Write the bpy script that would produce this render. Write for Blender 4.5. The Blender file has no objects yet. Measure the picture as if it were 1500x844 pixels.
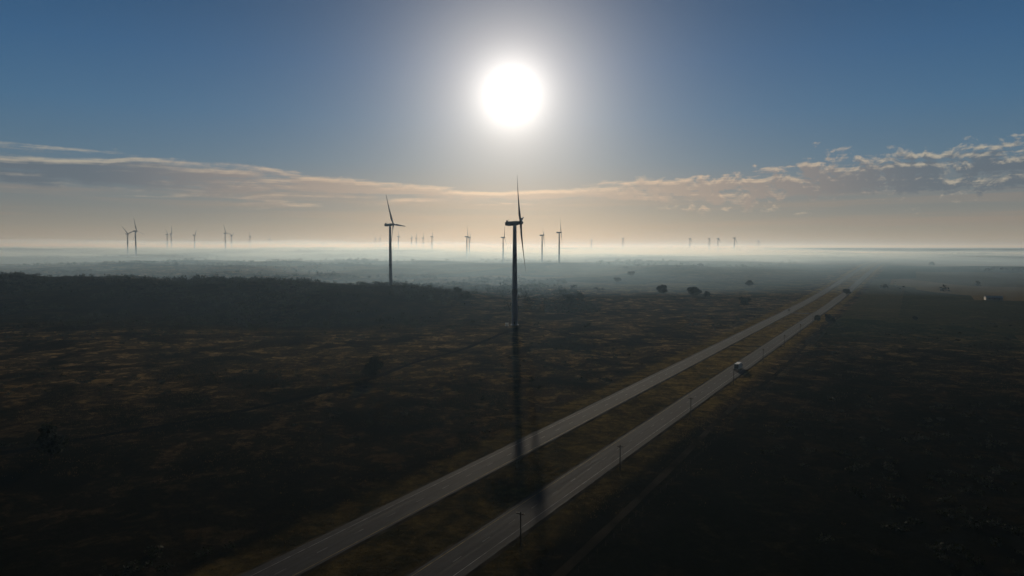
import bpy, math, random
import numpy as np
from mathutils import Matrix, Vector
random.seed(7); rng=np.random.default_rng(7)
scene=bpy.context.scene
scene.view_settings.view_transform='Standard'
scene.view_settings.look='None'
scene.view_settings.exposure=0
CAMH=69.6
SUN_EL=math.radians(12.4)

# ---------------------------------------------------------------- helpers
def S(a,b,x):
    t=np.clip((x-a)/(b-a),0,1); return t*t*(3-2*t)
_tab=np.random.default_rng(3).random((256,256))
def vn(x,y,sc,seed=0):
    x=np.asarray(x,float)/sc+seed*17.3; y=np.asarray(y,float)/sc+seed*31.7
    xi=np.floor(x).astype(int); yi=np.floor(y).astype(int)
    fx=x-xi; fy=y-yi; fx=fx*fx*fx*(fx*(fx*6-15)+10); fy=fy*fy*fy*(fy*(fy*6-15)+10)
    g=lambda a,b:_tab[a&255,b&255]
    return ((g(xi,yi)*(1-fx)+g(xi+1,yi)*fx)*(1-fy)+(g(xi,yi+1)*(1-fx)+g(xi+1,yi+1)*fx)*fy)*2-1
AL=math.atan2(590,1001.8); SA,CA=math.sin(AL),math.cos(AL)
T_L,T_R=-115.7,-85.2
def st2xy(s,t): return s*SA+t*CA, s*CA-t*SA
def xy2st(x,y): return x*SA+y*CA, x*CA-y*SA
def H(x,y):
    x=np.asarray(x,float); y=np.asarray(y,float)
    r=np.hypot(x,y); az=np.arctan2(x,y)
    s,t=xy2st(x,y)
    cor=S(35,190,np.abs(t+100.0))
    cor_far=S(40,420,np.abs(t+100.0))
    z=20*S(850,2300,r)
    wl=S(30,-260,x)*(y>0)
    yy=y+60*vn(x,x*0,300,5)+.12*x
    z=z+wl*(17*np.exp(-((yy-900)/150)**2)-9*np.exp(-((yy-650)/75)**2))
    z=z+S(0.02,-0.2,az)*(y>0)*(38*S(2400,5500,r))
    z=z+wl*(5*vn(x,y,150,8)+3*vn(x,y,60,9))*S(620,900,r)
    near=1.6*vn(x,y,130,1)+.7*vn(x,y,47,2)
    z=z+cor*near
    far=8*vn(x,y,520,3)+4*vn(x,y,210,4)
    z=z+cor_far*far*S(1000,2000,r)
    z=z+cor_far*14*vn(x,y,2600,6)*S(4500,9000,r)
    return z
def Hf(x,y): return float(H(x,y))

def mesh_np(name,verts,faces,mats=None,smooth=False,mi=None):
    verts=np.asarray(verts,np.float32); faces=np.asarray(faces,np.int32)
    me=bpy.data.meshes.new(name)
    nf,k=faces.shape
    me.vertices.add(len(verts)); me.vertices.foreach_set('co',verts.ravel())
    me.loops.add(nf*k); me.loops.foreach_set('vertex_index',faces.ravel())
    me.polygons.add(nf)
    me.polygons.foreach_set('loop_start',np.arange(0,nf*k,k,dtype=np.int32))
    me.polygons.foreach_set('loop_total',np.full(nf,k,np.int32))
    if smooth: me.polygons.foreach_set('use_smooth',np.ones(nf,bool))
    if mats:
        for m in mats: me.materials.append(m)
    if mi is not None: me.polygons.foreach_set('material_index',np.asarray(mi,np.int32))
    me.update(calc_edges=True); me.validate()
    return me
def obj(name,me,parent=None,loc=(0,0,0),rot=(0,0,0)):
    o=bpy.data.objects.new(name,me); scene.collection.objects.link(o)
    o.location=loc; o.rotation_euler=rot
    if parent: o.parent=parent
    return o
class MB:  # simple mesh builder
    def __init__(s): s.v=[]; s.f=[]; s.m=[]
    def add(s,vs,fs,m=0):
        b=len(s.v); s.v+= [tuple(v) for v in vs]; s.f+=[tuple(b+i for i in f) for f in fs]; s.m+=[m]*len(fs)
    def rings(s,rings,m=0,cap=True):
        n=len(rings[0]); vs=[p for r in rings for p in r]; fs=[]
        for i in range(len(rings)-1):
            for j in range(n):
                a=i*n+j; b=i*n+(j+1)%n; fs.append((a,b,b+n,a+n))
        if cap: fs.append(tuple(range(n))[::-1]); fs.append(tuple(range((len(rings)-1)*n,len(rings)*n)))
        s.add(vs,fs,m)
    def box(s,c,d,m=0,taper=1.0):
        x,y,z=c; a,b,h=d[0]/2,d[1]/2,d[2]/2
        lo=[(x-a,y-b,z-h),(x+a,y-b,z-h),(x+a,y+b,z-h),(x-a,y+b,z-h)]
        a*=taper;b*=taper
        hi=[(x-a,y-b,z+h),(x+a,y-b,z+h),(x+a,y+b,z+h),(x-a,y+b,z+h)]
        s.rings([lo,hi],m)
    def tube(s,p,q,r0,r1,n=8,m=0):
        p=Vector(p);q=Vector(q); d=(q-p).normalized()
        u=d.orthogonal().normalized(); w=d.cross(u)
        R=[]
        for c,r in((p,r0),(q,r1)):
            R.append([tuple(c+u*(r*math.cos(2*math.pi*i/n))+w*(r*math.sin(2*math.pi*i/n))) for i in range(n)])
        s.rings(R,m)
    def mesh(s,name,mats,smooth=False):
        me=bpy.data.meshes.new(name); me.from_pydata(s.v,[],s.f)
        for m in mats: me.materials.append(m)
        me.polygons.foreach_set('material_index',s.m)
        if smooth: me.polygons.foreach_set('use_smooth',[True]*len(s.f))
        me.update(); return me
class NT:
    def __init__(s,nt): s.nt=nt
    def n(s,t,**k):
        nd=s.nt.nodes.new(t)
        for a,b in k.items(): setattr(nd,a,b)
        return nd
    def l(s,a,b): s.nt.links.new(a,b)
    def put(s,v,sock):
        if isinstance(v,bpy.types.NodeSocket): s.l(v,sock)
        else: sock.default_value=v
    def m(s,op,a,b=0.0,c=None,clamp=False):
        nd=s.n('ShaderNodeMath',operation=op,use_clamp=clamp)
        s.put(a,nd.inputs[0]); s.put(b,nd.inputs[1])
        if c is not None: s.put(c,nd.inputs[2])
        return nd.outputs[0]
    def mr(s,v,a,b,c=0.0,d=1.0,smooth=True):
        nd=s.n('ShaderNodeMapRange',interpolation_type='SMOOTHSTEP' if smooth else 'LINEAR')
        s.put(v,nd.inputs[0]); s.put(a,nd.inputs[1]); s.put(b,nd.inputs[2]); s.put(c,nd.inputs[3]); s.put(d,nd.inputs[4])
        return nd.outputs[0]
    def mix(s,f,a,b,bt='MIX'):
        nd=s.n('ShaderNodeMix',data_type='RGBA',blend_type=bt)
        s.put(f,nd.inputs[0]); 
        for v,i in((a,6),(b,7)):
            if isinstance(v,tuple) and len(v)==3: v=v+(1.0,)
            s.put(v,nd.inputs[i])
        return nd.outputs[2]
    def noise(s,vec,scale,detail=4,rough=.5,dist=0.0):
        nd=s.n('ShaderNodeTexNoise'); s.l(vec,nd.inputs['Vector'])
        nd.inputs['Scale'].default_value=scale; nd.inputs['Detail'].default_value=detail
        nd.inputs['Roughness'].default_value=rough; nd.inputs['Distortion'].default_value=dist
        return nd.outputs[0]
    def comb(s,x,y,z=0.0):
        nd=s.n('ShaderNodeCombineXYZ'); s.put(x,nd.inputs[0]); s.put(y,nd.inputs[1]); s.put(z,nd.inputs[2]); return nd.outputs[0]
def newmat(name):
    m=bpy.data.materials.new(name); m.use_nodes=True
    t=NT(m.node_tree); p=m.node_tree.nodes['Principled BSDF']
    return m,t,p
def simple(name,col,rough=.5,var=.25,scale=2.0,metal=0.0,spec=.5):
    m,t,p=newmat(name)
    tc=t.n('ShaderNodeTexCoord')
    nz=t.noise(tc.outputs['Object'],scale,5)
    f=t.mr(nz,.3,.7)
    lo=tuple(c*(1-var) for c in col); hi=tuple(min(1,c*(1+var)) for c in col)
    t.l(t.mix(f,lo,hi),p.inputs['Base Color'])
    p.inputs['Roughness'].default_value=rough; p.inputs['Metallic'].default_value=metal
    p.inputs['Specular IOR Level'].default_value=spec
    return m

# ---------------------------------------------------------------- camera
cam=bpy.data.cameras.new('camera'); co=bpy.data.objects.new('camera',cam); scene.collection.objects.link(co)
cam.sensor_width=36; cam.lens=24; cam.clip_start=1; cam.clip_end=200000
co.location=(0,0,CAMH); co.rotation_euler=(math.radians(90-3.434),0,0); scene.camera=co

# ---------------------------------------------------------------- sun
sd=bpy.data.lights.new('sun','SUN'); sd.energy=2.2; sd.angle=math.radians(.5); sd.color=(1,.86,.66)
so=bpy.data.objects.new('sun',sd); scene.collection.objects.link(so)
sdir=Vector((0,math.cos(SUN_EL),math.sin(SUN_EL)))
so.rotation_euler=sdir.to_track_quat('Z','Y').to_euler(); so.location=(0,0,300)

# ---------------------------------------------------------------- world
w=bpy.data.worlds.new("World"); scene.world=w; w.use_nodes=True
w.node_tree.nodes.clear(); t=NT(w.node_tree)
tc=t.n('ShaderNodeTexCoord'); sep=t.n('ShaderNodeSeparateXYZ'); t.l(tc.outputs['Generated'],sep.inputs[0])
X,Y,Z=sep.outputs
dv=t.n('ShaderNodeVectorMath',operation='DOT_PRODUCT'); t.l(tc.outputs['Generated'],dv.inputs[0]); dv.inputs[1].default_value=tuple(sdir)
omd=t.m('MAXIMUM',t.m('SUBTRACT',1.0,dv.outputs['Value']),0.0)
theta=t.m('SQRT',t.m('MULTIPLY',omd,2.0))
def gauss(wdeg,amp):
    k=2/(math.radians(wdeg)**2)
    return t.m('MULTIPLY',t.m('EXPONENT',t.m('MULTIPLY',omd,-k)),amp)
def expo(wdeg,amp):
    return t.m('MULTIPLY',t.m('EXPONENT',t.m('MULTIPLY',theta,-1/math.radians(wdeg))),amp)
ramp=t.n('ShaderNodeValToRGB'); t.l(t.m('SQRT',t.m('MAXIMUM',Z,0.0)),ramp.inputs[0])
stops=[(0,(.28,.235,.175)),(.012,(.27,.23,.175)),(.05,(.165,.175,.175)),(.085,(.115,.155,.190)),(.12,(.080,.148,.22)),(.18,(.050,.128,.232)),(.25,(.031,.099,.21)),(.33,(.018,.068,.158)),(.6,(.009,.030,.07)),(1,(.006,.02,.05))]
cr=ramp.color_ramp
while len(cr.elements)<len(stops): cr.elements.new(.5)
for e,(p,c) in zip(cr.elements,stops): e.position=math.sqrt(p); e.color=c+(1,)
base=ramp.outputs[0]
# streaky haze bands close to the horizon
az=t.m('ARCTAN2',X,Y)
stv=t.comb(t.m('MULTIPLY',az,2.5),t.m('MULTIPLY',Z,75.0),3.1)
st=t.noise(stv,1.0,4,.6)
band=t.m('MULTIPLY',t.mr(Z,.004,.03),t.mr(Z,.11,.05))
stf=t.m('MULTIPLY',t.mr(st,.42,.68),band)
base=t.mix(t.m('MULTIPLY',stf,.45),base,(.27,.205,.165))
# clouds
aza=t.m('ABSOLUTE',az)
cc=t.m('ADD',.074,t.m('MULTIPLY',aza,.030))
ht=t.m('ADD',.016,t.m('MULTIPLY',t.mr(aza,.06,.42),.019))
rightf=t.mr(az,.05,.35)
def cdens(dz):
    z2=t.m('ADD',Z,dz)
    v=t.comb(t.m('MULTIPLY',az,5.0),t.m('MULTIPLY',z2,62.0),0.0)
    v2=t.comb(t.m('MULTIPLY',az,40.0),t.m('MULTIPLY',z2,60.0),5.0)
    n1=t.noise(v,1.0,6,.6,.3); n2=t.noise(v2,1.0,7,.66,.5)
    n=t.m('ADD',t.m('MULTIPLY',n1,.75),t.m('MULTIPLY',t.m('MULTIPLY',n2,.5),t.m('ADD',.35,t.m('MULTIPLY',rightf,1.3))))
    env=t.m('SUBTRACT',1.0,t.m('DIVIDE',t.m('ABSOLUTE',t.m('SUBTRACT',z2,cc)),ht))
    env=t.m('MAXIMUM',env,-1.5)
    off=t.m('ADD',.560,t.m('MULTIPLY',rightf,.300))
    return t.m('SUBTRACT',t.m('ADD',n,t.m('MULTIPLY',env,.25)),off)
d0=cdens(0.0); d1=cdens(.0050)
mask=t.mr(d0,-.03,.12)
lit=t.mr(d1,.11,-.06)
side=t.mr(dv.outputs['Value'],.84,.98)
lightc=t.mix(side,(.42,.37,.29),(.52,.38,.27))
darkc=t.mix(side,(.090,.115,.150),(.27,.215,.19))
ccol=t.mix(lit,darkc,lightc)
base=t.mix(t.m('MULTIPLY',mask,.85),base,ccol)
# dimmer western sky behind the camera
fac=t.mr(Y,-.5,.85,.10,1.0)
base=t.mix(1.0,base,t.comb(fac,fac,fac),'MULTIPLY')
# aureole of the sun
def addc(b,amp,c):
    v=t.n('ShaderNodeVectorMath',operation='SCALE'); v.inputs[0].default_value=c; t.l(amp,v.inputs['Scale'])
    return t.mix(1.0,b,v.outputs[0],'ADD')
base=addc(base,gauss(2.5,.62),(1.0,.99,.96))
base=addc(base,expo(4.1,1.02),(1.0,.89,.75))
base=addc(base,gauss(6.5,.10),(1.0,.80,.58))
# warm glow along the horizon below the sun
hg=t.m('MULTIPLY',t.m('EXPONENT',t.m('MULTIPLY',t.m('MULTIPLY',az,az),-12.0)),t.m('EXPONENT',t.m('MULTIPLY',t.m('MAXIMUM',Z,0.0),-10.0)))
base=addc(base,t.m('MULTIPLY',hg,.16),(1.0,.68,.42))
sky=t.n('ShaderNodeTexSky',sky_type='NISHITA'); sky.sun_disc=False; sky.sun_elevation=SUN_EL; sky.sun_rotation=0.0
v=t.n('ShaderNodeVectorMath',operation='SCALE'); t.l(sky.outputs[0],v.inputs[0]); v.inputs['Scale'].default_value=.003
base=t.mix(1.0,base,v.outputs[0],'ADD')
bg=t.n('ShaderNodeBackground'); t.l(base,bg.inputs[0]); bg.inputs[1].default_value=1.0
wo=t.n('ShaderNodeOutputWorld'); t.l(bg.outputs[0],wo.inputs[0])

# ---------------------------------------------------------------- ground material
gm,t,p=newmat('grassland')
geo=t.n('ShaderNodeNewGeometry'); P=geo.outputs['Position']
sp=t.n('ShaderNodeSeparateXYZ'); t.l(P,sp.inputs[0]); X,Y,Zp=sp.outputs
s_=t.m('ADD',t.m('MULTIPLY',X,SA),t.m('MULTIPLY',Y,CA)); t_=t.m('SUBTRACT',t.m('MULTIPLY',X,CA),t.m('MULTIPLY',Y,SA))
big=t.noise(P,.006,4,.6); mid=t.noise(P,.026,5,.65,.8); fine=t.noise(P,.35,5,.7); vf=t.noise(P,2.2,3,.7)
mid2=t.noise(P,.09,5,.7,.6)
c=t.mix(t.mr(mid,.38,.60),(.022,.020,.012),(.125,.088,.046))
c=t.mix(t.m('MULTIPLY',t.mr(mid2,.50,.59),t.mr(mid,.42,.56)),c,(.46,.29,.12))
c=t.mix(t.mr(big,.54,.64,0,.7),c,(.018,.020,.012))
near_shade=t.mr(t.m('ADD',Y,t.m('MULTIPLY',big,200.0)),280.0,560.0,.12,1.0)
c=t.mix(near_shade,t.comb(.007,.007,.005),c)  # vignette-like foreground shade painted into the ground colour, near black by the camera
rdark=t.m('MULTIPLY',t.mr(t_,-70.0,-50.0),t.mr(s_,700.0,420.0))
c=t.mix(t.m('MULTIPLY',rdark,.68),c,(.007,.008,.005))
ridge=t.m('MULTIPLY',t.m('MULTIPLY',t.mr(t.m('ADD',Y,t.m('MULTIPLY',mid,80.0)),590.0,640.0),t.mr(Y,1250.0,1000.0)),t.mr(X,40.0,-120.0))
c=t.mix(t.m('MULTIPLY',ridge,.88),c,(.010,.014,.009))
c=t.mix(t.mr(fine,.44,.62),t.mix(.5,c,(0.004,.005,.003)),c)
c=t.mix(t.mr(vf,.35,.7),t.mix(.40,c,(0.004,.005,.003)),c)
# farm parcels on the right of the highway
fv=t.comb(t.m('MULTIPLY',s_,.0022),t.m('MULTIPLY',t_,.0035))
vo=t.n('ShaderNodeTexVoronoi',distance='CHEBYCHEV'); t.l(fv,vo.inputs['Vector']); vo.inputs['Scale'].default_value=1.0; vo.inputs['Randomness'].default_value=.75
sc=t.n('ShaderNodeSeparateColor'); t.l(vo.outputs['Color'],sc.inputs[0])
pc=t.mix(sc.outputs[0],(.012,.034,.018),(.24,.165,.07))
pc=t.mix(t.mr(fine,.3,.75),t.mix(.5,pc,(.008,.008,.005)),pc)
pmask=t.m('MULTIPLY',t.mr(t_,-66.0,-60.0),t.mr(s_,480.0,700.0))
far_l=t.m('MULTIPLY',t.mr(t_,-140.0,-170.0),t.mr(s_,900.0,1200.0))
c=t.mix(t.m('MULTIPLY',pmask,.85),c,pc)
c=t.mix(t.m('MULTIPLY',far_l,.6),c,pc)
# mown verges and median
vw=t.m('ADD',t_,t.m('MULTIPLY',t.m('SUBTRACT',mid2,.5),5.0))
vm=t.m('MULTIPLY',t.mr(vw,-134.0,-128.0),t.mr(vw,-69.0,-75.0))
vc=t.mix(t.mr(mid2,.35,.65),(.075,.056,.018),(.36,.24,.07))
vc=t.mix(t.mr(fine,.40,.65),t.mix(.5,vc,(.01,.011,.004)),vc)
vc=t.mix(t.mr(s_,120.0,460.0,.24,1.0),t.comb(.010,.010,.006),vc)  # foreground shade carried into the verge colour on the near stretch
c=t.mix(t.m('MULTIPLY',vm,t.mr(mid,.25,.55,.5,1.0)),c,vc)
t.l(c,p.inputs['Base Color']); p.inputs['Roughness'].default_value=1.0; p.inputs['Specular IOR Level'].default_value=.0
b=t.n('ShaderNodeBump'); b.inputs['Strength'].default_value=.7; b.inputs['Distance'].default_value=1.0
t.l(t.m('ADD',t.m('MULTIPLY',fine,1.0),t.m('MULTIPLY',vf,.2)),b.inputs['Height'])
t.l(b.outputs[0],p.inputs['Normal'])

# ---------------------------------------------------------------- terrain sheet
rs=[4.0]
while rs[-1]<60000: rs.append(rs[-1]*1.0115+.15)
rs=np.array(rs)
a1=np.radians(np.arange(-52,52.01,.22)); a2=np.radians(np.arange(55,305.1,3.0))
aa=np.concatenate([a1,a2]); na=len(aa); nr=len(rs)
A,R=np.meshgrid(aa,rs); Xg=R*np.sin(A); Yg=R*np.cos(A); Zg=H(Xg,Yg)
V=np.stack([Xg,Yg,Zg],-1).reshape(-1,3)
i,j=np.meshgrid(np.arange(nr-1),np.arange(na),indexing='ij'); j2=(j+1)%na
F=np.stack([i*na+j,(i+1)*na+j,(i+1)*na+j2,i*na+j2],-1).reshape(-1,4)[:, ::-1]
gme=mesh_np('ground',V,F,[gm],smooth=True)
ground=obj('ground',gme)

# ---------------------------------------------------------------- roads
am,t,p=newmat('asphalt')
geo=t.n('ShaderNodeNewGeometry'); P=geo.outputs['Position']
sp=t.n('ShaderNodeSeparateXYZ'); t.l(P,sp.inputs[0]); X,Y,_=sp.outputs
s_=t.m('ADD',t.m('MULTIPLY',X,SA),t.m('MULTIPLY',Y,CA)); t_=t.m('SUBTRACT',t.m('MULTIPLY',X,CA),t.m('MULTIPLY',Y,SA))
stv=t.comb(t.m('MULTIPLY',s_,.02),t.m('MULTIPLY',t_,1.1)); stn=t.noise(stv,1.0,5,.6)
fn=t.noise(P,.6,5,.7); pat=t.noise(P,.03,3,.6)
c=t.mix(t.mr(stn,.35,.65),(.013,.015,.020),(.042,.043,.048)); c=t.mix(t.m('MULTIPLY',t.mr(fn,.4,.7),.4),c,(.016,.016,.018))
c=t.mix(t.mr(pat,.4,.6,0,.5),c,(.014,.015,.018))
t.l(c,p.inputs['Base Color']); t.l(t.mr(stn,.3,.7,.82,.95),p.inputs['Roughness']); p.inputs['Specular IOR Level'].default_value=.04
paint=simple('road_paint',(.20,.20,.195),.85,.5,.35,spec=.05)
ypaint=simple('road_paint_yellow',(.20,.15,.05),.85,.5,.35,spec=.05)
dirt=simple('gravel_track',(.045,.038,.027),.95,.4,.08,spec=0.0)
kerbm=simple('gravel_shoulder',(.045,.037,.024),.95,.5,.15,spec=0.0)
def stations(s0,s1):
    L=[s0]
    while L[-1]<s1: L.append(L[-1]+max(6,min(60,abs(L[-1])*.012)))
    return np.array(L)
def roadz(s,t0):
    x,y=st2xy(s,t0); return H(x,y)+.14+np.clip(s,0,9e9)*8e-5
def strip(s,ta,tb,za,zb):
    xa,ya=st2xy(s,np.broadcast_to(ta,s.shape)); xb,yb=st2xy(s,np.broadcast_to(tb,s.shape))
    n=len(s); V=np.vstack([np.stack([xa,ya,za],-1),np.stack([xb,yb,zb],-1)])
    k=np.arange(n-1); F=np.stack([k,k+n,k+n+1,k+1],-1); return V,F
def join(parts):
    V=[];F=[];M=[];b=0
    for v,f,m in parts: V.append(v);F.append(f+b);M.append(np.full(len(f),m));b+=len(v)
    return np.vstack(V),np.vstack(F),np.concatenate(M)
def carriageway(tc,inner):
    s=stations(-400,9000); z=roadz(s,tc); W=5.3
    parts=[]
    v,f=strip(s,tc-W,tc+W,z,z); parts.append((v,f,0))
    v,f=strip(s,tc-W-1.2,tc-W,z-.16-s.clip(0)*8e-5,z-.01); parts.append((v,f,3))
    v,f=strip(s,tc+W,tc+W+1.2,z-.01,z-.16-s.clip(0)*8e-5); parts.append((v,f,3))
    s2=stations(-100,3500); z2=roadz(s2,tc)+.006
    o=tc-inner*3.2 ; inn=tc+inner*4.4; mid=tc+inner*.6
    v,f=strip(s2,o-.08,o+.08,z2,z2); parts.append((v,f,1))
    v,f=strip(s2,inn-.08,inn+.08,z2,z2); parts.append((v,f,2))
    for k in range(0,110):
        sa=np.array([-60+12*k,-60+12*k+3.2]); zz=roadz(sa,tc)+.006
        v,f=strip(sa,mid-.07,mid+.07,zz,zz); parts.append((v,f,1))
    V,F,M=join(parts)
    obj('highway_road',mesh_np('highway_road',V,F,[am,paint,ypaint,kerbm],mi=M))
carriageway(T_L,+1); carriageway(T_R,-1)
def path(name,pts,width,mat,off=.10,step=6):
    P=[Vector(p) for p in pts]; Q=[]
    E=[P[0]*2-P[1]]+P+[P[-1]*2-P[-2]]
    for k in range(1,len(E)-2):
        n=max(2,int((E[k+1]-E[k]).length/step))
        for q in range(n):
            u=q/n; a,b,c,d=E[k-1],E[k],E[k+1],E[k+2]
            Q.append(.5*((2*b)+(c-a)*u+(2*a-5*b+4*c-d)*u*u+(3*b-a-3*c+d)*u**3))
    Q.append(P[-1])
    V=[];F=[]
    for k,q in enumerate(Q):
        d=(Q[min(k+1,len(Q)-1)]-Q[max(k-1,0)]).normalized(); nn=Vector((-d.y,d.x))
        wv=width*(1+.18*float(vn(q.x,q.y,14,41)))
        for sgn in(-1,1):
            e=q+nn*sgn*wv/2; V.append((e.x,e.y,max(Hf(e.x,e.y),Hf(q.x,q.y))+off))
        if k: F.append((2*k-2,2*k-1,2*k+1,2*k))
    obj(name,mesh_np(name,V,F,[mat]))
def stp(s,t): return st2xy(s,t)
path('crossover_road',[stp(770,T_L+5.5),stp(770,-100),stp(770,T_R-5.5)],12,am,.13,4)
path('side_road',[stp(770,T_R+5.5),stp(775,-60),stp(790,40),stp(800,300),stp(810,900)],6,dirt,.2,10)
path('side_road',[stp(770,T_L-5.5),stp(768,-140),stp(760,-260),stp(745,-420)],6,dirt,.25,8)
darkdirt=simple('worn_track',(.006,.006,.006),.95,.3,.2,spec=0)
path('dirt_track',[(-260,150),(-175,219),(-100,300),(-78,345),(-60,400),(-30,470),(0,560),(8,596)],3.8,darkdirt,.14,5)
path('dirt_track',[(8,596),(60,520),(100,490),(150,480),(190,472)],3.6,darkdirt,.14,5)
path('frontage_track',[stp(60,-62),stp(200,-64),stp(300,-66),stp(420,-63),stp(600,-66),stp(760,-62)],2.4,simple('mud_track',(.026,.022,.015),.95,.6,.05,spec=0),.12,6)

# ---------------------------------------------------------------- wind turbines
tm,t,p=newmat('turbine_paint')
tc=t.n('ShaderNodeTexCoord'); nz=t.noise(tc.outputs['Object'],.25,5)
t.l(t.mix(t.mr(nz,.3,.7),(.24,.26,.34),(.33,.35,.43)),p.inputs['Base Color']); p.inputs['Roughness'].default_value=.55; p.inputs['Specular IOR Level'].default_value=.2
dm=simple('turbine_dark_trim',(.06,.06,.065),.6)
HH=90.5; BL=49.0
mb=MB(); n=32
def circ(r,z): return [(r*math.cos(2*math.pi*k/n),r*math.sin(2*math.pi*k/n),z) for k in range(n)]
prof=[(3.6,-6),(3.6,.4),(2.75,.42),(2.7,4)]
for k in range(1,13):
    z=4+(HH-1.6-4)*k/12; r=2.7-(2.7-1.6)*k/12; prof.append((r,z))
    if k in(4,8): prof+= [(r+.09,z+.02),(r+.09,z+.25),(r,z+.27)]
mb.rings([circ(r,z) for r,z in prof])
mb.box((0,-2.78,2.2),(1.0,.25,2.3),1); mb.box((0,-3.3,.75),(1.6,1.4,.3),1)
tower=mb.mesh('tower',[tm,dm],True)
mb=MB()
def sup(x,wy,hz,zc,e=4,n=20):
    R=[]
    for k in range(n):
        a=2*math.pi*k/n; cx,cz=math.cos(a),math.sin(a)
        R.append((x,wy*math.copysign(abs(cx)**(2/e),cx),zc+hz*math.copysign(abs(cz)**(2/e),cz)))
    return R
mb.rings([sup(-8.6,1.1,1.1,.4),sup(-8.2,1.7,1.6,.2),sup(-5,2.0,2.05,0),sup(1.5,2.0,2.05,0),sup(3.4,1.7,1.8,0),sup(3.9,1.4,1.4,0)])
mb.box((-6.6,0,2.5),(1.6,3.2,1.1),1); mb.tube((-5.0,.8,2),(-5.0,.8,4.0),.06,.05,6,1); mb.tube((-5.0,-.8,2),(-5.0,-.8,3.6),.06,.05,6,1)
nac=mb.mesh('nacelle',[tm,dm],True)
mb=MB(); R=[]
for x,r in((-1.5,1.45),(-1.2,1.75),(.5,1.8),(1.4,1.45),(2.1,.85),(2.4,.15)):
    R.append([(x,r*math.cos(2*math.pi*k/24),r*math.sin(2*math.pi*k/24)) for k in range(24)])
mb.rings(R); hub=mb.mesh('hub',[tm],True)
mb=MB(); R=[]
for u,ch,th,tw in((.0,2.0,2.0,0),(.04,2.0,2.0,0),(.09,2.7,1.7,16),(.16,3.7,1.1,14),(.22,4.0,.85,12),(.35,3.3,.6,8),(.5,2.6,.42,5),(.65,2.05,.3,3),(.8,1.5,.2,1),(.92,1.0,.12,0),(.985,.5,.06,0),(1,.12,.03,0)):
    r=[]; tw=math.radians(tw+12)
    for k in range(20):
        a=2*math.pi*k/20; y=ch*(math.cos(a)*.5 - (0.16 if u>.06 else 0)); x=th*.5*math.sin(a)*(1-(.45*max(0,-math.cos(a)) if u>.06 else 0))
        r.append((x*math.cos(tw)+y*math.sin(tw)+ 1.6*u*u, -x*math.sin(tw)+y*math.cos(tw), .8+u*BL))
    R.append(r)
mb.rings(R); blade=mb.mesh('blade',[tm],True)
def turbine(u,vh,D,phase,yaw=-3.0):
    x=(u-750)/1000*D; y=D; zh=CAMH+(362-vh)/1000*D
    g=Hf(x,y); s=(zh-g)/HH
    s=max(.8,min(1.35,s)); e=bpy.data.objects.new('wind_turbine',None); scene.collection.objects.link(e)
    e.location=(x,y,zh-HH*s if zh-HH*s<g+.1 else g); e.rotation_euler=(0,0,math.radians(yaw)); e.scale=(s,)*3
    obj('tower',tower,e)
    tilt=Matrix.Rotation(math.radians(-5),4,'Y')
    o=obj('nacelle',nac,e); o.matrix_local=Matrix.Translation((0,0,HH))@tilt@Matrix.Translation((0,0,.4))
    hm=Matrix.Translation((0,0,HH))@tilt@Matrix.Translation((5.4,0,.4))
    o=obj('hub',hub,e); o.matrix_local=hm
    for k in range(3):
        o=obj('blade_%d'%(k+1),blade,e); o.matrix_local=hm@Matrix.Rotation(math.radians(phase+120*k),4,'X')
turbine(754,328,600,38)
T=[(572,330,1075,28),(819,341,1950,20),(794,345,2200,75),(737,348,2450,100),(684,347,2900,10),(687.5,348,3300,70),
(188,343,3000,50),(200,339,2650,15),(246,344,4200,40),(252,343,4300,0),(286,345,3900,85),(331,342,3900,20),(340,346,5200,60),
(367,347,4700,30),(396,351,7000,0),(129,353,7500,20),(136,353,7600,70),(145,352,7200,10),(550,350,5800,30),(557,350,5700,90),
(584,347,4600,15),(603,349,5200,50),(610,349,5100,10),(620,349,4700,0),(633,347,3900,25),(866,352,8000,0),(912,350,6400,40),
(1010,350,5800,20),(1038,350,5400,60),(1051,350,5500,5),(1075,349,5200,30),(1110,353,7800,10)]
for k,(u,v,D,ph) in enumerate(T): turbine(u,v,D,ph,-3+ (k*37%11-5)*1.6)
mb=MB(); mb.box((0,0,.15),(3.4,2.8,.3),1); mb.box((0,0,1.4),(2.8,2.2,2.2),0); mb.box((0,0,2.6),(3.0,2.4,.18),0)
for k in range(5): mb.box((-1+.5*k,-1.16,1.4),(.1,.14,1.8),1)
wp=simple('white_metal',(.8,.8,.78),.6,.06,spec=.2)
gp_=simple('pale_grey_metal',(.65,.65,.63),.8,.1,spec=.1)
obj('transformer_cabinet',mb.mesh('transformer_cabinet',[gp_,dm]),loc=(-4.5,592,Hf(-4.5,592)))

# ---------------------------------------------------------------- vegetation
def leafmat(name,a,b,trans):
    m,t,p=newmat(name)
    geo=t.n('ShaderNodeNewGeometry'); nz=t.noise(geo.outputs['Position'],.35,4,.6)
    c=t.mix(t.mr(nz,.35,.65),a,b); t.l(c,p.inputs['Base Color']); p.inputs['Roughness'].default_value=.8; p.inputs['Specular IOR Level'].default_value=.1
    tr=t.n('ShaderNodeBsdfTranslucent'); t.l(c,tr.inputs[0]); mx=t.n('ShaderNodeMixShader'); mx.inputs[0].default_value=trans
    t.l(p.outputs[0],mx.inputs[1]); t.l(tr.outputs[0],mx.inputs[2])
    out=[n for n in t.nt.nodes if n.type=='OUTPUT_MATERIAL'][0]; t.l(mx.outputs[0],out.inputs[0]); return m
leaf=leafmat('foliage',(.012,.018,.009),(.034,.038,.017),.10)
grassm=leafmat('dry_grass',(.030,.026,.012),(.16,.105,.040),.5)
bark=simple('bark',(.05,.04,.03),.9,spec=0)
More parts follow.
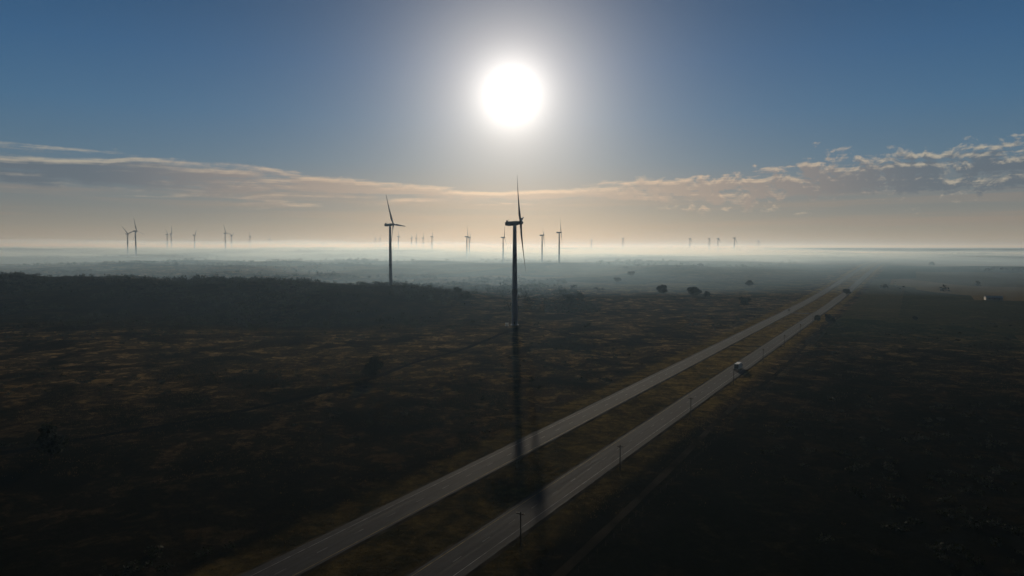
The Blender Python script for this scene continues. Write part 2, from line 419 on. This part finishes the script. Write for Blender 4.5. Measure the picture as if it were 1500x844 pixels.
def leaf_cloud(C,Rd,n,ls):
    C=np.repeat(C,n,0); Rd=np.repeat(Rd,n,0); N=len(C)
    d=rng.normal(size=(N,3)); d/=np.linalg.norm(d,axis=1)[:,None]
    rr=rng.random(N)**.45
    P=C+d*rr[:,None]*Rd
    a=rng.normal(size=(N,3)); a/=np.linalg.norm(a,axis=1)[:,None]
    b=np.cross(a,rng.normal(size=(N,3))); b/=np.linalg.norm(b,axis=1)[:,None]
    l=(ls if np.ndim(ls)==0 else np.repeat(ls,n))*(0.6+.8*rng.random(N)); a*=l[:,None]; b*=(l*.6)[:,None]
    V=np.stack([P-a,P-b*.9,P+a,P+b],1).reshape(-1,3); F=np.arange(N*4).reshape(-1,4)
    return V,F
def tree(x,y,w,h,seed):
    r=random.Random(seed); mb=MB()
    th=h*.30; p0=Vector((0,0,-.4)); p1=Vector((r.uniform(-.3,.3),r.uniform(-.3,.3),th))
    mb.tube(p0,p1,h*.045,h*.03,9,0)
    Cs=[];Rs=[]
    nb=12
    for k in range(nb):
        a=2*math.pi*k/nb+r.uniform(-.4,.4); q=r.uniform(.35,.98) if k else .1
        e=Vector((math.cos(a)*w*.36*q*1.1,math.sin(a)*w*.36*q*1.1,h*r.uniform(.30,.84)))
        if k==0: e.z=h*.82
        m=p1.lerp(e,.5)+Vector((0,0,-.05*h)); mb.tube(p1,m,h*.02,h*.013,6,0); mb.tube(m,e,h*.013,h*.005,6,0)
        Cs.append(tuple(e)); q=r.uniform(.14,.26); Rs.append((w*q,w*q,h*q*.85))
        e2=m+Vector((r.uniform(-1,1),r.uniform(-1,1),r.uniform(0,1)))*w*.16
        Cs.append(tuple(e2)); q=r.uniform(.08,.16); Rs.append((w*q,w*q,h*q))
    V,F=leaf_cloud(np.array(Cs),np.array(Rs),190,.05*w)
    b=len(mb.v)
    mb.v+=[tuple(v) for v in V]; mb.f+=[tuple(int(i)+b for i in f) for f in F]; mb.m+=[1]*len(F)
    obj('tree',mb.mesh('tree',[bark,leaf]),loc=(x,y,Hf(x,y)),rot=(0,0,r.uniform(0,6)))
def gp(u,v,zg=0.0):
    Z=(422-v)*.998-59.8; Yd=(422-v)*.06+998.2; k=(CAMH-zg)/(-Z); return (u-750)*k,Yd*k
TR=[(547,556,10.5,12),(75,672,11,12),(1215,476,10,10),(1197,472,7,7),(683,440,14,11),(835,447,17,13),(970,431,18,14),(1015,437,20,15),(1035,436,11,9),
(1090,449,13,11),(1098,420,15,11),(905,414,14,10),(670,431,12,10),(850,440,12,10),(1240,432,11,9),(1365,390,15,12),(925,400,16,11),(600,436,14,10),(1340,470,6,5)]
for k,(u,v,w_,h_) in enumerate(TR):
    x,y=gp(u,v)
    for _ in range(5): x,y=gp(u,v,Hf(x,y))
    tree(x,y,w_,h_,k+10)
def scatter_bushes(name,pts,w,h,n,lsf):
    pts=np.array(pts); z=H(pts[:,0],pts[:,1]); N=len(pts)
    C=np.stack([pts[:,0],pts[:,1],z+h*.42],-1); Rd=np.stack([w*.5,w*.5,h*.55],-1)
    C2=C+np.stack([w*.35*rng.normal(size=N),w*.35*rng.normal(size=N),-h*.1*rng.random(N)],-1); R2=Rd*.65
    V,F=leaf_cloud(np.vstack([C,C2]),np.vstack([Rd,R2]),n,np.concatenate([w,w*.7])*lsf)
    obj(name,mesh_np(name,V,F,[leaf]))
P=[]
while len(P)<3600:
    x=rng.uniform(-1100,100); y=rng.uniform(570,1500)
    m=float(vn(x,y,90,11))+.5*float(vn(x,y,35,12))+ (0.5 if 780<y+.12*x<980 else 0)
    if m>rng.uniform(-.35,.9): P.append((x,y))
P=np.array(P); N=len(P); scatter_bushes('woodland',P,rng.uniform(3,11,N),rng.uniform(1.5,7.5,N),22,.12)
P=[]
while len(P)<2600:
    y=rng.uniform(900,6000); x=rng.uniform(-.75,.75)*y
    s0,t0=xy2st(x,y)
    if abs(t0+100)<45: continue
    m=float(vn(x,y,300,13))+.6*float(vn(x,y*3,160,14))
    if m>rng.uniform(.1,.9): P.append((x,y))
P=np.array(P); N=len(P); scatter_bushes('distant_trees',P,rng.uniform(6,16,N),rng.uniform(4,10,N),22,.12)
P=[]
while len(P)<1100:
    y=rng.uniform(130,700); x=rng.uniform(-.78,.78)*y
    s0,t0=xy2st(x,y)
    if -134<t0<-68: continue
    m=float(vn(x,y,80,15))
    if m>rng.uniform(-.3,1.2): P.append((x,y))
P=np.array(P); N=len(P); scatter_bushes('shrubs',P,rng.uniform(.8,4.6,N),rng.uniform(.5,2.4,N),40,.10)
def tufts(name,N,gen,hmin,hmax,sp=.35,K=5):
    x,y=gen(N); N=len(x); z=H(x,y)
    x=np.repeat(x,K)+rng.normal(0,sp,N*K); y=np.repeat(y,K)+rng.normal(0,sp,N*K); z=np.repeat(z,K)-.05
    hh=rng.uniform(hmin,hmax,N*K); ww=rng.uniform(.03,.10,N*K); a=rng.uniform(0,math.pi,N*K); lx=rng.normal(0,.3,N*K)*hh; ly=rng.normal(0,.3,N*K)*hh
    V=np.stack([np.stack([x-ww*np.cos(a),y-ww*np.sin(a),z],-1),np.stack([x+ww*np.cos(a),y+ww*np.sin(a),z],-1),np.stack([x+lx,y+ly,z+hh],-1)],1).reshape(-1,3)
    obj(name,mesh_np(name,V,np.arange(N*K*3).reshape(-1,3),[grassm]))
def gen(N):
    y=rng.uniform(150**.8,640**.8,N)**(1/.8); x=rng.uniform(-.8,.8,N)*y
    s0,t0=xy2st(x,y); k=(np.abs(t0-T_L)>7.8)&(np.abs(t0-T_R)>7.8)&((vn(x,y,70,21)+.9*vn(x,y,18,22)+.1)>rng.uniform(-.4,.8,N))&(rng.random(N)<S(150,430,y)*np.where(t0>-60,.2,1))
    return x[k],y[k]
tufts('grass',80000,gen,.2,.6,1.3,8)
def gen2(N):
    s0=rng.uniform(90,900,N); side=rng.integers(0,3,N)
    t0=np.where(side==0,rng.uniform(-131,-122.5,N),np.where(side==1,rng.uniform(-108.5,-92.2,N),rng.uniform(-78,-69,N)))
    x,y=st2xy(s0,t0); k=(vn(x,y,25,24)>rng.uniform(-1,.8,N))&(rng.random(N)<S(100,400,s0)+.15); return x[k],y[k]
tufts('verge_grass',26000,gen2,.2,.55,.8)

# ---------------------------------------------------------------- utility poles and fence
wood=simple('pole_wood',(.05,.042,.035),.95,spec=0); cer=simple('insulator',(.2,.2,.19),.5)
for s0 in(134.7,197,275,352,430,508,586,664):
    x,y=st2xy(s0,-77.0); mb=MB()
    mb.tube((0,0,-.5),(0,0,8.2),.19,.13,10); mb.box((0,0,7.7),(2.3,.12,.14)); mb.tube((-.55,.08,7.64),(0,.08,7.0),.03,.03,6); mb.tube((.55,.08,7.64),(0,.08,7.0),.03,.03,6)
    for q in(-1.0,-.45,.45,1.0): mb.tube((q,0,7.75),(q,0,7.98),.05,.04,8,1)
    obj('utility_pole',mb.mesh('utility_pole',[wood,cer]),loc=(x,y,Hf(x,y)),rot=(0,0,-AL))
for tf in(-60.0,-136.0):
    mb=MB(); prev=None; s0=60
    while s0<700:
        x,y=st2xy(s0,tf); z=Hf(x,y); mb.tube((x,y,z-.3),(x,y,z+1.25),.07,.06,5)
        if prev:
            for hz in(.45,.8,1.15): mb.tube((prev[0],prev[1],prev[2]+hz),(x,y,z+hz),.008,.008,3)
        prev=(x,y,z); s0+=5
    obj('wire_fence',mb.mesh('wire_fence',[wood]))

# ---------------------------------------------------------------- vehicles
glass=simple('vehicle_glass',(.02,.025,.03),.08,.1); tyre=simple('tyre',(.02,.02,.02),.85); red=simple('tail_lamp',(.25,.02,.015),.3)
def wheels(mb,xs,yo,r,w,m):
    for x in xs:
        for y in(-yo,yo):
            mb.tube((x,y-w/2,r),(x,y+w/2,r),r,r,16,m); mb.tube((x,y-w/2-.02,r),(x,y+w/2+.02,r),r*.5,r*.5,10,0)
def truck(s0,t0,rotz):
    mb=MB()
    mb.box((-1.6,0,.85),(10.4,1.0,.3),1)
    mb.box((-1.9,0,2.45),(7.9,2.5,2.75),0); mb.box((-5.87,0,2.45),(.05,2.3,2.5),1); mb.box((-1.9,0,3.85),(7.8,2.4,.05),0)
    prof=[(2.35,.6),(4.45,.6),(4.5,1.5),(4.35,1.75),(3.95,2.85),(3.7,3.0),(2.35,3.05)]
    mb.rings([[(x,-1.2,z) for x,z in prof],[(x,1.2,z) for x,z in prof]],0)
    mb.rings([[(4.37,-1.05,1.8),(3.99,-1.05,2.8),(4.02,-1.05,2.83),(4.42,-1.05,1.8)],[(4.37,1.05,1.8),(3.99,1.05,2.8),(4.02,1.05,2.83),(4.42,1.05,1.8)]],2)
    for y in(-1.21,1.21): mb.box((3.35,y,2.2),(.95,.03,.75),2)
    mb.box((2.9,0,3.3),(.9,2.0,.55),0,.8); mb.box((4.52,0,.75),(.14,2.3,.4),1)
    for y in(-.9,.9): mb.box((4.54,y,1.1),(.06,.35,.22),0); mb.box((4.2,y*1.55,2.2),(.12,.2,.5),1); mb.box((-5.9,y,.95),(.05,.3,.15),4)
    wheels(mb,(3.4,-3.4,-4.6),1.02,.5,.34,3)
    x,y=st2xy(s0,t0); me=mb.mesh('box_truck',[wp,dm,glass,tyre,red])
    obj('box_truck',me,loc=(x,y,float(roadz(np.array([s0]),t0)[0])+.0),rot=(0,0,rotz))
def car(s0,t0,rotz,col):
    cm=simple('car_paint',col,.3,.05); mb=MB()
    low=[(-2.2,.35),(2.2,.35),(2.25,.62),(2.1,.78),(1.15,.92),(-1.75,.98),(-2.2,.85)]
    mb.rings([[(x,-.88,z) for x,z in low],[(x,.88,z) for x,z in low]],0)
    up=[(1.15,.92),(.35,1.42),(-1.05,1.46),(-1.8,.98)]
    mb.rings([[(x,-.84 if z<1 else -.66,z) for x,z in up],[(x,.84 if z<1 else .66,z) for x,z in up]],1)
    mb.box((-.35,0,1.455),(1.5,1.3,.06),0)
    for x in(-.3,):
        for y in(-.74,.74): mb.box((x,y,1.18),(.1,.2,.56),0)
    for y in(-.65,.65): mb.box((2.2,y,.68),(.1,.35,.14),3); mb.box((-2.21,y,.75),(.06,.32,.15),4)
    wheels(mb,(1.35,-1.35),.78,.33,.22,2)
    x,y=st2xy(s0,t0); obj('car',mb.mesh('car',[cm,glass,tyre,wp,red]),loc=(x,y,float(roadz(np.array([s0]),t0)[0])),rot=(0,0,rotz))
hd=math.pi/2-AL
xx,yy=gp(1074,541); ss,tt=xy2st(xx,yy)
truck(ss,T_R+1.0,hd)
car(795,T_L-1.0,hd+math.pi,(.05,.055,.06))
# farm shed
mb=MB()
pr=[(-5,0),(5,0),(5,3.4),(0,5.2),(-5,3.4)]
mb.rings([[(x,-9,z) for x,z in pr],[(x,9,z) for x,z in pr]],0)
for sg in(-1,1): mb.rings([[(sg*5.5,-9.4,3.28),(0,-9.4,5.28),(0,-9.4,5.40),(sg*5.5,-9.4,3.40)],[(sg*5.5,9.4,3.28),(0,9.4,5.28),(0,9.4,5.40),(sg*5.5,9.4,3.40)]],1)
mb.box((0,-9.03,1.6),(3.6,.1,3.2),2)
for y in(-5,0,5): mb.box((-5.03,y,1.8),(.08,1.4,1.0),2)
x,y=gp(1455,439); x,y=gp(1455,439,Hf(x,y))
obj('farm_shed',mb.mesh('farm_shed',[simple('shed_wall',(.3,.28,.24),.7),simple('sheet_metal_roof',(.35,.36,.37),.6,.15,1,spec=.2),dm]),loc=(x,y,Hf(x,y)),rot=(0,0,1.2))

# ---------------------------------------------------------------- haze and ground mist
def volmat(name,dens,col,g):
    m=bpy.data.materials.new(name); m.use_nodes=True; m.node_tree.nodes.clear(); t=NT(m.node_tree)
    v=t.n('ShaderNodeVolumeScatter'); v.inputs['Color'].default_value=col+(1,); v.inputs['Density'].default_value=dens; v.inputs['Anisotropy'].default_value=g
    o=t.n('ShaderNodeOutputMaterial'); t.l(v.outputs[0],o.inputs['Volume']); return m
mb=MB(); mb.box((0,0,50),(110000,110000,240)); 
obj('haze',mb.mesh('haze',[volmat('haze',.000075,(.46,.68,.92),.5)]))
gx=np.linspace(-5200,5200,230); gy=np.linspace(560,7600,230)
GX,GY=np.meshgrid(gx,gy); r=np.hypot(GX,GY); az_=np.arctan2(GX,GY)
Lw=20*S(850,2300,r)+S(0.02,-0.2,az_)*(38*S(2400,5500,r))
left=S(50,-350,GX)
env=S(600+240*left,1650,GY+260*vn(GX,GY,420,51)-.10*GX)*S(7500,5500,GY)*S(5100,4200,np.abs(GX))*(1-.40*S(.28,.5,az_))
wis=.5*vn(GX,GY,600,52)+.5*vn(GX,GY,210,53)
top=Lw+env*(46+34*wis)-8*(1-env)
ny,nx=GX.shape; V1=np.stack([GX,GY,top],-1).reshape(-1,3); V2=np.stack([GX,GY,np.full_like(GX,-60)],-1).reshape(-1,3)
i,j=np.meshgrid(np.arange(ny-1),np.arange(nx-1),indexing='ij'); a=(i*nx+j).ravel()
Ft=np.stack([a,a+1,a+nx+1,a+nx],-1); o=nx*ny; Fb=Ft[:,::-1]+o
e=np.concatenate([np.arange(nx),np.arange(1,ny)*nx+nx-1,(ny-1)*nx+np.arange(nx-2,-1,-1),np.arange(ny-2,0,-1)*nx]); e2=np.roll(e,-1)
Fs=np.stack([e,e+o,e2+o,e2],-1)
obj('ground_mist',mesh_np('ground_mist',np.vstack([V1,V2]),np.vstack([Ft,Fb,Fs]),[volmat('mist',.0013,(.37,.56,.74),.5)],smooth=False))
